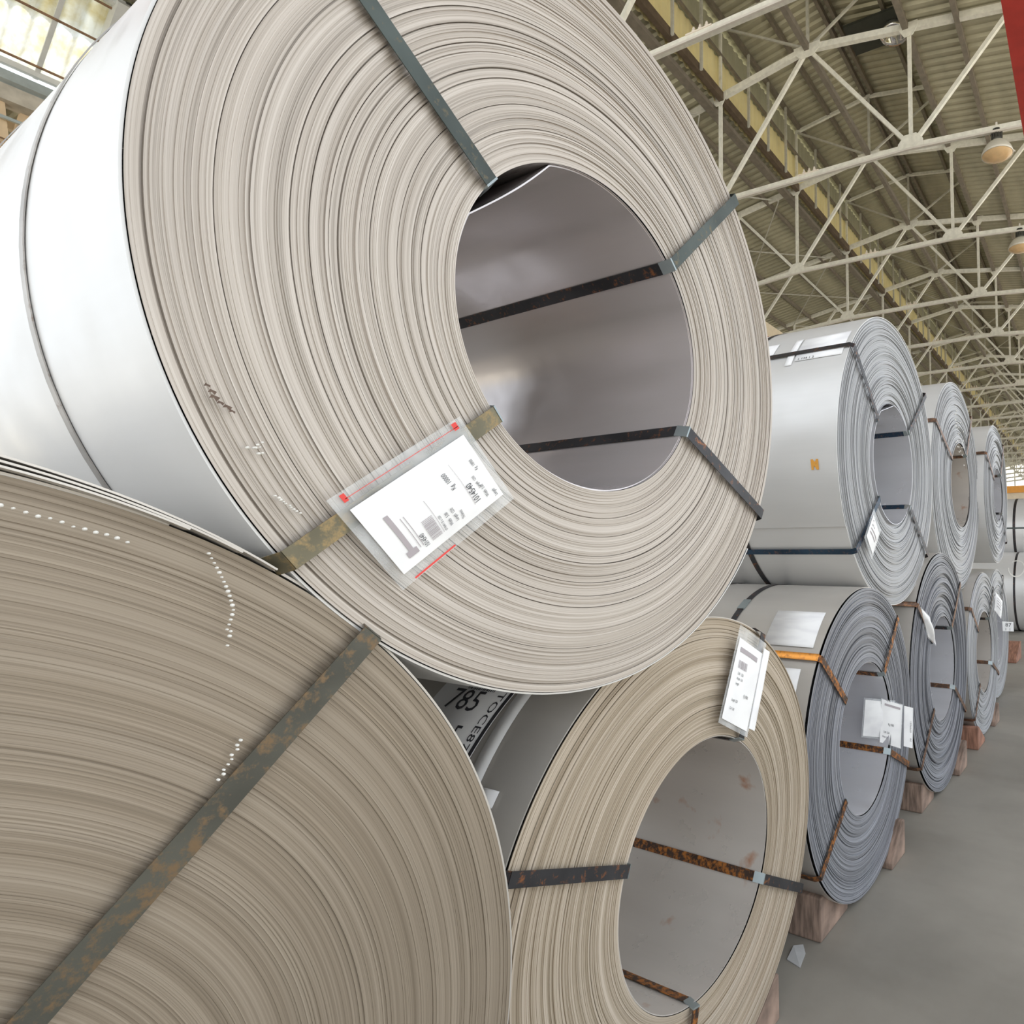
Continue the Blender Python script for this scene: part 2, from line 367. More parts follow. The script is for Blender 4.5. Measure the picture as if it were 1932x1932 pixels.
def pouch(key,TL,TR,BL,film=(.07,.10,.05,.10),page_items=(),name='document_pouch',mats=('film','paper'),label=None,bulge=.01,grey_items=(),extra=None):
    """page corners in world coords (x,y,z with z relative to the eye): top left, top right, bottom left; u along the text, v down the page"""
    c=COILS[key]; w=lambda p:Vector(p)-Vector((c.X,c.Y,c.Z))
    O=w(TL);U=w(TR)-O;V=w(BL)-O; N=U.cross(V).normalized()
    if N.y>0: N=-N
    def mp(u,v,h=0): 
        b=bulge*math.sin(PI*min(max(u,0),1))*math.sin(PI*min(max(v,0),1))
        p=O+U*u+V*v+N*(h+b); return (p.x,p.y,p.z)
    def grid(u0,u1,v0,v1,h,nm,mt,par,n=14,rough=0):
        mb=MB(); g=random.Random(5); P=[];F=[]
        for hh in (0,.0008):
            for i in range(n+1):
                for j in range(n+1):
                    r=rough*g.uniform(-1,1) if hh==0 else 0
                    P.append(mp(u0+(u1-u0)*i/n,v0+(v1-v0)*j/n,h+hh))
        k=(n+1)**2
        for i in range(n):
            for j in range(n):
                a=i*(n+1)+j; F.append((a,a+1,a+n+2,a+n+1)); F.append((k+a,k+a+n+1,k+a+n+2,k+a+1))
        mb.add(P,F); return mb.build(nm,M[mt],par,True)
    l,t,r,b=film
    base=grid(-l,1+r,-t,1+b,-.003,name,mats[0],c.root)
    if label: base['label']=label
    grid(0,1,0,1,0,'paper_sheet',mats[1],base)
    if page_items: print_on(base,lambda u,v:mp(u,v,.0026),page_items)
    if grey_items: print_on(base,lambda u,v:mp(u,v,.0024),grey_items,'ink_grey','smudged_print')
    if extra: print_on(base,lambda u,v:mp(u,v,.0022),extra,'red_ink','zip_strip')
    return base
def specks(key,pts,mat='chalk',r=.0035,name='chalk_mark'):
    c=COILS[key]; mb=MB()
    for x,z in pts:
        k=random.uniform(.7,1.3)*r; V=[];n=8
        p=(x-c.X,-.0135,z-c.Z); V=[(p[0]+k*math.cos(2*PI*i/n),p[1]+.002,p[2]+k*math.sin(2*PI*i/n)) for i in range(n)]+[(p[0],p[1]-.001,p[2])]
        V+=[(v[0],-.008,v[2]) for v in V[:n]]
        mb.add(V,[(i,(i+1)%n,n) for i in range(n)]+[(i,i+n+1,(i+1)%n+n+1,(i+1)%n) for i in range(n)])
    o=mb.build(name,M[mat],c.root,True); o['kind']='stuff'; return o

make_coil('U1',1.0758,.4879,.80,.3579,0,-.012,-.0099,-.004,-.0077,1.5,'huge bright coil in front, upper tier, document pouch on its face',M['face_u1'],M['mantle'],M['bore_u1'],seg=288,pitch=.0036,jit=.0012,wave=.001,drift=.0022,lap=-38,lapgap=.012,groove=.07,inner_lift=(136,1.2,22,.004),seed=3)
make_coil('B0',-.05,-.787,.900,.385,.0048,0,0,0,0,1.3,'tan steel coil at the bottom left corner under the huge one',M['face_b0'],M['mantle_b'],M['bore_b'],seg=288,pitch=.0036,jit=.0006,wave=.001,drift=.0025,lap=65,lapgap=.004,seed=4,groove=0)
make_coil('B1',1.5919,-.942,.7288,.3719,.097,.0206,-.0089,-.0126,-.009,1.3,'sandy steel coil on the floor right below the huge one, rusty strap in its bore',M['face_b1'],M['mantle_b'],M['bore_b'],seg=240,pitch=.0036,jit=.0010,drift=.002,groove=.05,lap=20,lapgap=.004,seed=5)
make_coil('U2',3.6415,.4788,.8381,.3566,.1495,-.0256,-.015,-.0107,-.0105,1.4,'second coil of the upper tier, two white labels across its mantle top',M['face_grey'],M['mantle'],M['bore'],seg=200,pitch=.0055,jit=.003,wave=.002,lap=-152,lapgap=.006,seed=6,drift=.006,inner_lift=(108,1.0,20,-.005))
make_coil('B2',3.0346,-.947,.719,.3563,.1203,-.0094,.0009,.0107,.0076,1.4,'floor coil with rusty orange straps and a big white label sheet on top',M['face_dark'],M['mantle_b'],M['bore'],seg=200,pitch=.005,jit=.0022,wave=.0018,lap=-30,lapgap=.003,seed=7)
make_coil('U3',5.463,.4839,.8513,.3573,.194,.0634,.0073,.0081,.001,1.4,'third coil of the upper tier with white chalk marks across its face',M['face_grey'],M['mantle'],M['bore_b'],seg=144,pitch=.008,jit=.004,wave=.003,lap=-60,lapgap=.02,seed=8,drift=.006)
make_coil('B3',4.5368,-.8728,.7856,.3518,.1239,-.0065,.0069,.0231,.0149,1.4,'third floor coil, crumpled pouch on its upper left strap',M['face_dark'],M['mantle_b'],M['bore'],seg=144,pitch=.008,jit=.004,wave=.003,lap=-20,lapgap=.004,seed=9,drift=.006)
make_coil('B4',6.0175,-.976,.7029,.3476,.1223,-.0233,.0065,.0058,.0227,1.4,'fourth floor coil with a loose white paper flag over its bore',M['face_grey'],M['mantle_b'],M['bore_b'],seg=112,pitch=.010,jit=.004,wave=.003,lap=-20,lapgap=.004,seed=10,drift=.006)
make_coil('U4',6.8445,.4999,.6781,.2665,.1183,.015,-.0054,.0284,.0109,1.3,'fourth and farthest coil of the upper tier, smaller than its neighbours',M['face_grey'],M['mantle'],M['bore'],seg=112,pitch=.010,jit=.004,wave=.003,lap=-60,lapgap=.004,seed=11,drift=.008)
make_coil('B5',7.43,-.98,.69,.30,.24,0,0,0,0,1.3,'last floor coil of the near row, small numbered plate on its side',M['face_grey'],M['mantle'],M['bore'],seg=96,pitch=.014,jit=.004,wave=.003,lap=-60,lapgap=.004,seed=12,drift=.006)
# straps
for key,deg,mt,tw,mi in [('U1',145.2,'strap',-.8,None),('U1',46.3,'strap',0,'strap_k'),('U1',-29.3,'strap_k',0,None),('U1',-139.8,'strap_v',-1,None),
    ('U2',142.5,'strap_k',-1,None),('U2',40.2,'strap_k',-.5,'strap_b'),('U2',-42.5,'strap_k',.5,'strap_b'),('U2',-142.2,'strap_b',0,None),
    ('B1',158.3,'strap_k',0,None),('B1',-29.8,'strap_k',0,'strap_r'),('B1',60.3,'strap_k',1,None),('B1',-100,'strap_r',0,None),
    ('B2',140.6,'strap_r',0,None),('B2',47,'strap_r',0,None),('B2',-26.5,'strap_r',0,'strap_r'),('B2',-145,'strap_r',0,None),
    ('U3',148,'strap_n',2,None),('U3',51,'strap_n',0,None),
    ('B3',142.6,'strap_n',0,None),('B3',44.2,'strap_n',0,'strap_k'),('B3',-32.4,'strap_n',0,None),('B3',-141.5,'strap_n',0,None),
    ('B4',142.8,'strap_n',0,None),('B4',-25.3,'strap_n',0,None),('B4',-138,'strap_n',0,None),('B4',50,'strap_k',0,None),
    ('U4',150,'strap_n',0,None),('U4',52,'strap_n',0,None),('U4',-45,'strap_k',0,None),('B0',46.5,'strap_w',0,None),('B5',60,'strap_k',0,None)]:
    eye_strap(key,deg,mt,twist=tw,matin=mi,w=.034 if key=='B0' else .032)
s=band('U1',.375,'strap_s',.018,g=.0055); band('U1',.86,'strap_s',.018,g=.0055)
band('U2',.60,'strap_k'); band('B2',.505,'strap_k',seal=117); band('B2',.78,'strap_k'); band('U4',.5,'strap_r')
# crossing orange strap seen on the mantle of B2 is the eye strap itself; tint that run
def mantle_strip(key,deg,y0,y1,mat):
    c=COILS[key]; da=math.degrees(.016/c.Ro); mantle_sheet(key,y0,y1,deg-da,deg+da,mat,'strap',.0165,n=2)
mantle_strip('B2',140.6,-.004,1.38,'strap_o'); mantle_strip('B3',142.6,-.004,1.3,'strap_n')
# loose outer laps of B0
def loose_lap(key,a0,a1,g0,thick,name='loose_wrap_end',mat='mantle_b',y0=-.012,y1=1.28,rbase=None):
    c=COILS[key]; mb=MB(); n=40; V=[]
    for i in range(n+1):
        k=i/n; a=rad(a0+(a1-a0)*k); r=c.Ro+.002+g0*k
        for rr,yy in((r,y0),(r+thick,y0),(r+thick,y1),(r,y1)): V.append((rr*math.cos(a),yy,rr*math.sin(a)))
    F=[(i*4+k,i*4+4+k,i*4+4+(k+1)%4,i*4+(k+1)%4) for i in range(n) for k in range(4)]+[(0,1,2,3),(n*4+3,n*4+2,n*4+1,n*4)]
    mb.add(V,F); mb.build(name,M[mat],c.root)
loose_lap('B0',60,110,.030,.0025); loose_lap('B0',64,112,.016,.0025)
loose_lap('B0',57,110,.042,.0025)
# chalk and weld marks
specks('B0',[(.366+.030*math.sin(i/17*1.7)-.002*(i>12)*(i-12),-.006-.0062*i) for i in range(17)]+[(.392,-.108),(.391,-.114),(.389,-.126)]+[(.405-.0026*i+.006*random.random(),-.252-.0055*i) for i in range(9)],r=.0017)
specks('B0',[(.19+.009*i,.046-.0035*i+.003*random.random()) for i in range(12)],r=.0018)
specks('U1',[(.400+random.random()*.022,.150-random.random()*.022) for _ in range(8)]+[(.435+.0032*i+random.random()*.003,.072-.0025*i) for i in range(10)],r=.0016)
specks('U3',[(5.36+.055*k+.02*random.random(),1.14-.05*j-.02*random.random()-.03*k) for k in range(6) for j in range(7) if random.random()<.75],r=.006)
mb=MB(); c=COILS['U1']
for i,(x,z) in enumerate([(.353,.210),(.358,.203),(.360,.196),(.367,.190),(.374,.186),(.380,.181)]):
    x-=c.X; z-=c.Z; k=.6+.5*((i*37)%5)/5; mb.add([(x,-.0135,z+.002*k),(x+.009*k,-.0135,z-.001),(x+.005,-.0135,z-.007*k),(x+.002,-.0135,z-.002),(x-.003*k,-.0135,z-.003)],[(0,1,2,3,4)])
o=mb.build('scrape_mark',M['scrape'],c.root); tag(o,'short brown scrape near the left rim',kind='stuff')
# ---- documents
U1TL,U1TR,U1BL=(.609,-.024,-.043),(.525,-.024,.056),(.793,-.024,.097)
pouch('U1',U1TL,U1TR,U1BL,(.16,.07,.22,.07),[('t','1014540',.15,.80,.085,1.0),('t','Width  5.00',.13,.885,.045,.9),('t','Length',.06,.955,.045,.9),('t','Kg  10000',.50,.67,.06,1.0),('t','Kg  10000',.52,.93,.045,.9),('t','Length  1250',.30,.86,.04,.9),
  ('t','Width   5.00',.13,.50,.042,.9),('t','Length  1250',.13,.555,.042,.9),('t','Thickness',.10,.61,.04,.8),('t','1014540',.10,.27,.055,1.0),('t','0714540 / 25 x 1250',.12,.44,.03,.9)],
  grey_items=[('bar',.12,.30,.42,.39,26),('r',.12,.405,.62,.408),('r',.15,.735,.8,.738),('r',.12,.12,.72,.155),('r',.12,.095,.20,.18),('r',.15,.20,.6,.205),('r',.15,.225,.6,.23)],
  label='clear zip pouch with a printed white sheet',extra=[('r',1.13,.02,1.138,1.0),('r',1.10,.00,1.20,.035),('r',1.10,.955,1.20,1.0),('r',-.135,.04,-.11,.42)])
pouch('B1',(1.765,.065,-.297),(1.893,.055,-.368),(1.650,.06,-.525),(.06,.16,.10,.06),[('t','5.00  1250',.15,.44,.05,.9),('t','Width  5.00',.15,.50,.045,.9),('t','Length',.15,.56,.045,.9),('t','Kg 10000',.5,.66,.055,.9),('t','Length 1250',.15,.76,.045,.9),('t','Coil  5.00',.15,.86,.045,.9)],
  grey_items=[('r',.1,.10,.8,.16),('bar',.12,.26,.42,.36,20)],label='creased clear pouch holding a white sheet')
# second folded sheet beside it
pouch('B1',(1.897,.050,-.350),(1.925,.045,-.365),(1.795,.052,-.590),(0,0,0,0),(),name='folded_paper',mats=('paper','paper'))
pouch('U2',(3.15,.11,.150),(3.235,.11,.055),(3.045,.11,.040),(.10,.25,.12,.15),[('t','A',.1,.2,.12,1),('t','0714',.1,.4,.12,1)],grey_items=[('r',.1,.5,.8,.55),('r',.1,.65,.7,.7)],label='silver-edged pouch with a white sheet')
pouch('B2',(3.304,.227,-.838),(3.385,.095,-.855),(3.305,.245,-1.032),(.05,.05,.05,.05),(),mats=('film','paper_s'),label='white sheet blurred by wet smudges')
pouch('B2',(3.345,.150,-.835),(3.405,.055,-.870),(3.345,.165,-1.065),(.02,.02,.04,.02),[('t','Kg 1000',.35,.55,.08,1),('t','5.00 1250',.15,.75,.07,1),('t','Width 5.00',.1,.86,.06,1)],grey_items=[('r',.15,.07,.9,.12)],bulge=.006)
pouch('B2',(3.405,.045,-.872),(3.432,.005,-.885),(3.400,.050,-1.085),(0,0,0,0),(),name='document_slip',mats=('paper','paper'),bulge=.002)
c=COILS['B2']
def slipmap(u,v):
    O=Vector((3.405,.045,-.872));Uu=Vector((3.432,.005,-.885))-O;Vv=Vector((3.400,.050,-1.085))-O
    p=O+Uu*u+Vv*v-Vector((c.X,c.Y,c.Z))+Vector((-.006,-.006,0)); return tuple(p)
print_on(c.root,lambda u,v:slipmap(.2+v*.7,.62-u*.5),[('t','0799601',0,.8,.30,.55),('t','50',-.45,.8,.3,.6)])
pouch('B3',(3.855,.07,-.393),(3.965,.05,-.455),(3.990,.07,-.58),(.05,.05,.05,.05),(),mats=('film','paper_s'),label='crumpled silver pouch',bulge=.03)
pouch('B4',(6.183,.04,-.451),(6.225,-.01,-.535),(6.150,.05,-.610),(0,0,0,0),(),name='paper_flag',mats=('paper','paper'),bulge=.02,grey_items=[('r',.2,.2,.8,.24),('r',.2,.35,.8,.39),('r',.2,.5,.7,.54),('r',.2,.65,.7,.69)])
pouch('B5',(7.585,.222,-.878),(7.647,.113,-.885),(7.593,.221,-.985),(0,0,0,0),[('t','87',.25,.52,.55,1),('t','1  1',.2,.92,.35,1)],name='number_plate',mats=('paper','paper'),bulge=0)
# mantle labels
L=mantle_sheet('U2',.035,.300,131.3,145.8,'paper_s','label_sheet'); mantle_sheet('U2',.312,.352,131.3,147.5,'paper','label_strip'); L2=mantle_sheet('U2',.455,.75,132,142,'paper','label_sheet')
print_on(L,lambda u,v:mpt('U2',.29-u,145.7-v*0-(-v),.0112) if False else mpt('U2',.29-u*.25,143.9+v*1.6,.0112),[('t','1 134 1 2',.02,.95,.9,.11)])
print_on(L2,lambda u,v:mpt('U2',.70-u*.25,134.0+v*4,.0112),[('t','STEEL 4',.0,.95,.9,.2)][0:0]+[('t','41134',.0,.95,.6,.3)])
mantle_sheet('B2',.050,.295,120,136.8,'paper_s','label_sheet',skew=-.012); mantle_sheet('B2',.065,.20,145,157,'paper','label_sheet')
L=mantle_sheet('B1',.245,.52,126,150,'paper','label_sheet'); mantle_sheet('B1',.190,.236,126,148.2,'paper','label_strip',skew=-.022); mantle_sheet('B1',.10,.17,146.6,149.4,'paper','label_scrap')
def b1map(u,v): return mpt('B1',.515-u*.27,127+v*20,.0112)
print_on(L,b1map,[('t','785',.20,.36,.34,.95),('t','5',.58,.72,.30,.85),('bar',.35,.02,.75,.12,26),('r',.0,.955,.93,.975),('r',.955,-.05,1.0,1.1)])
print_on(L,lambda u,v:b1map(.83+(.55-v)*.8,.02+u),[('t','STOCE87 1',.0,.55,.16,1.1)])
mb=MB(); P=lambda y,a:mpt('U2',y,a,.0012)
def stroke(y0,a0,y1,a1,w=.006):
    d=Vector((y1-y0,(a1-a0)*.0146));nn=Vector((-d.y,d.x)).normalized()*w; mb.add([mpt('U2',y0-nn.x,a0-nn.y/.0146,.0105),mpt('U2',y0+nn.x,a0+nn.y/.0146,.0105),mpt('U2',y1+nn.x,a1+nn.y/.0146,.0105),mpt('U2',y1-nn.x,a1-nn.y/.0146,.0105)],[(0,1,2,3)])
stroke(.138,-175.3,.135,-171.8);stroke(.138,-175.2,.108,-172.0);stroke(.110,-175.3,.108,-171.8);stroke(.138,-172.3,.112,-174.9,.004);stroke(.142,-174,.104,-174.6,.003)
o=mb.build('paint_mark',M['orange_paint'],COILS['U2'].root); o['label']='small orange painted letter N'
# ---------------------------------------------------------------- wedges
def chock(x,y,side,w=.26,h=.20,l=.34,mat='wood',label='',rz=0,base=0):
    """side=+1: thick end to the right"""
    mb=MB(); g=random.Random(int(x*100)); j=lambda:g.uniform(-.008,.008)
    prof=[(0,0),(w,0),(w,h),(w*.82,h*.98),(0,h*.22)] if side>0 else [(0,0),(w,0),(w,h*.22),(w*.18,h*.98),(0,h)]
    n=len(prof); V=[(a+j()*(b>0),yy,b+j()*(b>0)) for yy in(0,l) for a,b in prof]
    F=[tuple(range(n)),tuple(range(2*n-1,n-1,-1))]+[(i,n+i,n+(i+1)%n,(i+1)%n) for i in range(n)]
    mb.add(V,F); o=mb.build('wooden_chock',M[mat]); 
    bv=o.modifiers.new('b','BEVEL'); bv.width=.008; bv.segments=2
    o.location=(x,y,base); o.rotation_euler.z=rz; tag(o,label,'wedge','wooden wedges holding the floor coils'); return o
chock(1.84,.10,1,.24,.155,.4,'wood','pinkish wooden wedge under the right side of the sandy floor coil')
chock(2.54,.15,-1,.30,.19,.42,'wood','big worn wooden block under the left side of the orange-strapped coil')
chock(3.27,.08,1,.22,.185,.4,'wood','wooden wedge at the right foot of the orange-strapped coil')
chock(4.03,.14,-1,.28,.17,.4,'wood','dark wooden block under the left side of the third floor coil')
chock(4.80,.08,1,.25,.19,.4,'wood','tan wooden wedge at the right foot of the third floor coil')
chock(5.46,.08,-1,.28,.18,.4,'wood_red','reddish wooden block under the left side of the fourth floor coil')
chock(6.23,.08,1,.22,.17,.4,'wood','small tan wedge at the right foot of the fourth floor coil')
chock(8.4,.45,-1,.4,.25,.35,'wood_red','orange-brown wooden block just past the last floor coil')
chock(9.6,.38,1,.5,.24,.35,'wood_red','orange-brown wooden block alone on the far aisle floor')
# paper scrap
mb=MB(); mb.add([(0,0,.002),(.09,.02,.004),(.10,.08,.012),(.02,.07,.003),(.14,.055,.002),(0,0,.0005),(.09,.02,.001),(.10,.08,.008),(.02,.07,.0005)],[(0,1,2,3),(1,4,2),(5,8,7,6),(0,5,6,1),(3,2,7,8),(0,3,8,5)])
o=mb.build('paper_scrap',simple('dusty_paper',(.42,.42,.42),.9)); o.location=(2.36,.16,.0); tag(o,'torn greyish paper scrap on the floor beside the sandy coil','paper')
mb=MB(); mb.add([(0,0,.002),(.14,.03,.006),(.12,.15,.02),(.0,.10,.003),(0,0,.0005),(.14,.03,.003),(.12,.15,.015),(0,.10,.0005)],[(0,1,2,3),(4,7,6,5),(0,4,5,1),(1,5,6,2),(2,6,7,3),(3,7,4,0)])
o=mb.build('paper_scrap',M['paper']); o.location=(8.9,.45,.0); tag(o,'white paper scrap on the floor between the two far wooden blocks','paper')
# ---------------------------------------------------------------- far coils across the aisle
G2='coils at the far end of the aisle'
make_coil('F1',13.3,-.935,.75,.28,.62,0,0,0,0,1.3,'far floor coil beyond the row end with a white chalk ring on its mantle',M['face_grey'],M['mantle'],M['bore'],seg=96,pitch=.02,jit=.004,lap=-60,seed=20,group=G2)
make_coil('F2',14.075,.245,.66,.28,-.10,0,0,0,0,1.6,'far white coil on top of the one with the chalk ring',M['face_grey'],M['mantle'],M['bore'],seg=96,pitch=.02,jit=.004,lap=-60,seed=21,group=G2)
make_coil('F3',14.85,-.935,.75,.28,.3,0,0,0,0,1.3,'farthest floor coil half hidden behind the chalk-ringed one',M['face_grey'],M['mantle'],M['bore'],seg=96,pitch=.02,jit=.004,lap=-60,seed=22,group=G2)
band('F2',1.02,'strap_k',.05,96); eye_strap('F2',176,'strap',w=.03); band('F1',.2,'strap_k',.04,96)
mb=MB()
for i in range(26):
    for rr in (.13,):
        a0=2*PI*i/30;a1=2*PI*(i+1)/30
        f=lambda a,r:mpt('F1',.17+r*math.cos(a),142+math.degrees(r*math.sin(a)/.75)*1.3,.012)
        mb.add([f(a0,rr),f(a1,rr),f(a1,rr+.018),f(a0,rr+.018)],[(0,1,2,3)])
mb.build('chalk_ring',M['chalk'],COILS['F1'].root)
# ---------------------------------------------------------------- building frame  (x' along the bays, y' across)
BANG=rad(2.42188)
def bld(name): return empty(name,(0,CAMY,FZ),BANG)
S=.165; RY=4.36; T0=6.757; SP=3.593; NB=19
roofz=lambda y:9.0+.06-S*abs(y-RY)
monz=lambda y:10.56-S*abs(y-RY)
ceil=bld('ceiling'); ceil['kind']='structure'
def corr(n,w,pitch,depth,f,y0,y1,thick=0):
    """n corrugations along x; f(x,t,h)->xyz, t in 0..1 across"""
    V=[];F=[];xs=[]
    for i in range(n):
        for a,h in((0,0),(.32,0),(.5,1),(.82,1)): xs.append(((i+a)*pitch,h*depth))
    xs.append((n*pitch,0))
    for x,h in xs: V+=[f(x,0,h),f(x,1,h)]
    for i in range(len(xs)-1): F.append((2*i,2*i+1,2*i+3,2*i+2))
    return V,F
n_c=18; pit=SP/n_c
def sheet_proto(name,mat,f):
    V,F=corr(n_c,SP,pit,.045,f,0,0); return MB().add(V,F).build(name,mat,ceil)
protos=[
 ('roof_sheet',M['roof'],lambda x,t,h:(x,RY+2.05*t,monz(RY+2.05*t)+h)),
 ('roof_sheet',M['roof'],lambda x,t,h:(x,RY-2.05*t,monz(RY-2.05*t)+h)),
 ('roof_sheet',M['roof'],lambda x,t,h:(x,6.15+3.0*t,roofz(6.15+3.0*t)+h-.02)),
 ('roof_sheet',M['roof'],lambda x,t,h:(x,9.05+3.05*t,roofz(9.05+3.05*t)+h-.05)),
 ('roof_sheet',M['roof'],lambda x,t,h:(x,2.57-3.3*t,roofz(2.57-3.3*t)+h-.02)),
 ('roof_sheet',M['roof'],lambda x,t,h:(x,-.65-3.3*t,roofz(-.65-3.3*t)+h-.05)),
 ('wall_cladding',M['clad'],lambda x,t,h:(x,6.28+h*.6,8.62+.95*t)),
 ('wall_cladding',M['clad_g'],lambda x,t,h:(x,6.30+h*.6,9.55+.66*t)),
 ('wall_cladding',M['clad'],lambda x,t,h:(x,2.44-h*.6,9.02+.55*t)),
 ('wall_cladding',M['clad_g'],lambda x,t,h:(x,2.42-h*.6,9.55+.66*t))]
for nm,mt,f in protos:
    p=sheet_proto(nm,mt,f); p.location=(T0-2*SP,0,0)
    for k in range(-1,NB): share(p,nm,ceil,(T0+k*SP,0,0))
XA,XB=T0-2*SP,T0+NB*SP
def longbar(name,y,z,w,h,mat,parent=ceil,x0=XA,x1=XB): return MB().box((x0,y-w/2,z-h/2),(x1,y+w/2,z+h/2)).build(name,M[mat],parent)
for y in (6.12,5.35,RY+.09,RY-.09,3.3,2.6): longbar('purlin',y,monz(y)-.07,.07,.12,'purlin')
for y in (7.0,7.86,8.9,9.9,10.9,11.8): longbar('purlin',y,roofz(y)-.09,.06,.10,'purlin')
for y in (1.72,.75,-.25,-1.3,-2.4,-3.6): longbar('purlin',y,roofz(y)-.09,.08,.13,'purlin')
longbar('ridge_beam',RY,9.0,.09,.12,'purlin')
longbar('base_beam',6.16,8.66,.10,.16,'beam'); longbar('base_beam',6.42,8.52,.16,.09,'purlin'); longbar('base_beam',2.56,8.72,.10,.16,'purlin')
longbar('cladding_rail',6.2,9.55,.05,.05,'purlin')
# small studs in front of the cladding
st=MB().box((-.02,6.05,8.60),(.02,6.10,10.15)).build('cladding_stud',M['truss_d'],ceil); st.location=(T0-SP*.75,0,0)
for k in range(-1,NB-1):
    for q in (.25,.5,.75): share(st,'cladding_stud',ceil,(T0+(k+q)*SP,0,0))
# roof-plane bracing rods
br=MB().bar((0,6.7,roofz(6.7)-.16),(SP,9.6,roofz(9.6)-.16),.025).bar((0,9.6,roofz(9.6)-.16),(SP,6.7,roofz(6.7)-.16),.025).build('bracing_rod',M['truss_d'],ceil); br.location=(T0,0,0)
for k in range(1,NB-1): share(br,'bracing_rod',ceil,(T0+k*SP,0,0))
fl=MB()
# trusses
tz=lambda y:9.0-S*abs(y-RY)
def bz(y):
    a=abs(y-RY); return 6.62 if a<=1.85 else 6.62-.085*(a-1.85)
def make_truss():
    root=bld('roof_truss'); root.location=(0,CAMY,FZ)
    nodes=[0,1.85,3.5,5.2,6.9,8.2]
    MB().bar((0,RY+7.6,tz(RY+7.6)),(0,RY,9.0),.09,.11).bar((0,RY,9.0),(0,RY-8.2,tz(RY-8.2)),.09,.11).build('top_chord',M['truss'],root)
    MB().bar((0,RY+7.6,bz(RY+7.6)),(0,RY+1.85,6.62),.08,.09).bar((0,RY+1.85,6.62),(0,RY-1.85,6.62),.08,.09).bar((0,RY-1.85,6.62),(0,RY-8.2,bz(RY-8.2)),.08,.09).build('bottom_chord',M['truss'],root)
    def P(s,a,top): y=RY+s*a; return (0,y,tz(y) if top else bz(y))
    for s in (1,-1):
        for a in (1.85,5.2): MB().bar(P(s,a,1),P(s,a,0),.06).build('vertical_post',M['truss'],root)
        for a,b in ((0,1.85),(3.5,1.85),(3.5,5.2),(6.9,5.2)): MB().bar(P(s,a,1),P(s,b,0),.065).build('diagonal',M['truss'],root)
        a=1.85; y=RY+s*a
        MB().bar((0,y,tz(y)),(0,y,monz(y)-.12),.05).build('monitor_post',M['truss'],root)
        MB().bar((0,RY,9.0),(0,y,monz(y)-.14),.04).build('monitor_brace',M['truss_d'],root)
        MB().bar((0,y,monz(y)-.14),(0,RY,monz(RY)-.14),.06,.07).build('monitor_rafter',M['truss'],root)
        for (aa,top,w) in ((1.85,1,.16),(3.5,1,.14),(1.85,0,.22),(5.2,0,.2),(0,1,.26) if s>0 else (5.2,1,.13)):
            p=P(s,aa,top); z=p[2]; q=.11 if top else -.02
            mb=MB(); y0=p[1]; sg=-1 if top else 1; V=[(x,y0+dy,z+sg*dz) for x in(-.055,-.045) for dy,dz in((-w,-.05),(w,-.05),(w*.95,.06),(w*.45,.19),(-w*.45,.19),(-w*.95,.06))]
            mb.add(V,[tuple(range(6)),tuple(range(11,5,-1))]+[(i,(i+1)%6,6+(i+1)%6,6+i) for i in range(6)]); mb.build('gusset_plate',M['truss'],root)
    MB().bar((0,RY,9.0),(0,RY,monz(RY)-.14),.05).build('king_post',M['truss_d'],root)
    # long struts parallel to the roof in the next bay (lattice seen between frames)
    MB().bar((-.07,RY+7.4,bz(RY+7.4)-.07),(-.07,RY+1.85,6.55),.03).bar((-.07,RY+1.85,6.55),(-.07,RY-1.85,6.55),.03).bar((-.07,RY-1.85,6.55),(-.07,RY-8,bz(RY-8)-.07),.03).build('conduit',M['pipe'],root)
    for d in (-.10,0,.10):
        MB().lathe([(0,0),(.022,0),(.022,.03),(.03,.035),(.03,.06),(.015,.07),(.02,.085),(.012,.11),(0,.115)],(0,RY+d,6.66),10).build('insulator',M['porcelain'],root,True)
    MB().box((-.05,RY-.2,6.655),(.05,RY+.2,6.675)).build('insulator_rail',M['porcelain'],root)
    return root
proto=make_truss()
names=['nearest white steel roof truss, at the top edge above the huge coil','second white roof truss, its left gusset level with the first hanging lamp','third white roof truss, carrying the second hanging lamp','fourth white roof truss counted away from the viewer','fifth white roof truss counted away, just above the second upper coil','sixth white roof truss counted away from the viewer','seventh white roof truss, crossing above the third upper coil','eighth white roof truss counted away from the viewer']
ORD=['']*8+['ninth','tenth','eleventh','twelfth','thirteenth','fourteenth','fifteenth','sixteenth','seventeenth','eighteenth','nineteenth']
kids=list(proto.children)
for k in range(NB):
    if k==0: r=proto
    else:
        r=proto.copy(); COL.objects.link(r)
        for ch in kids: share(ch,ch.name.split('.')[0],r)
    x=T0+k*SP; r.location=(math.cos(BANG)*x,CAMY+math.sin(BANG)*x,FZ)
    tag(r,names[k] if k<8 else ORD[k]+' white roof truss counted away from the viewer, tiny and far off','roof truss','white roof trusses down the hall')
# far end wall with daylight glazing
we=bld('wall_end'); we['kind']='structure'
V,F=corr(90,18,.2,.04,lambda x,t,h:(XB-h,-4.6+x,3.2+7.2*t),0,0); MB().add(V,F).build('glazing_sheet',M['endwall'],we)
MB().box((XB,-4.6,-FZ),(XB+.2,13.4,3.2)).build('masonry_base',M['concrete'],we)
for i in range(10): MB().box((XB-.15,-4.6+i*2,3.2),(XB-.05,-4.5+i*2,10.2)).build('mullion',M['truss_d'],we)
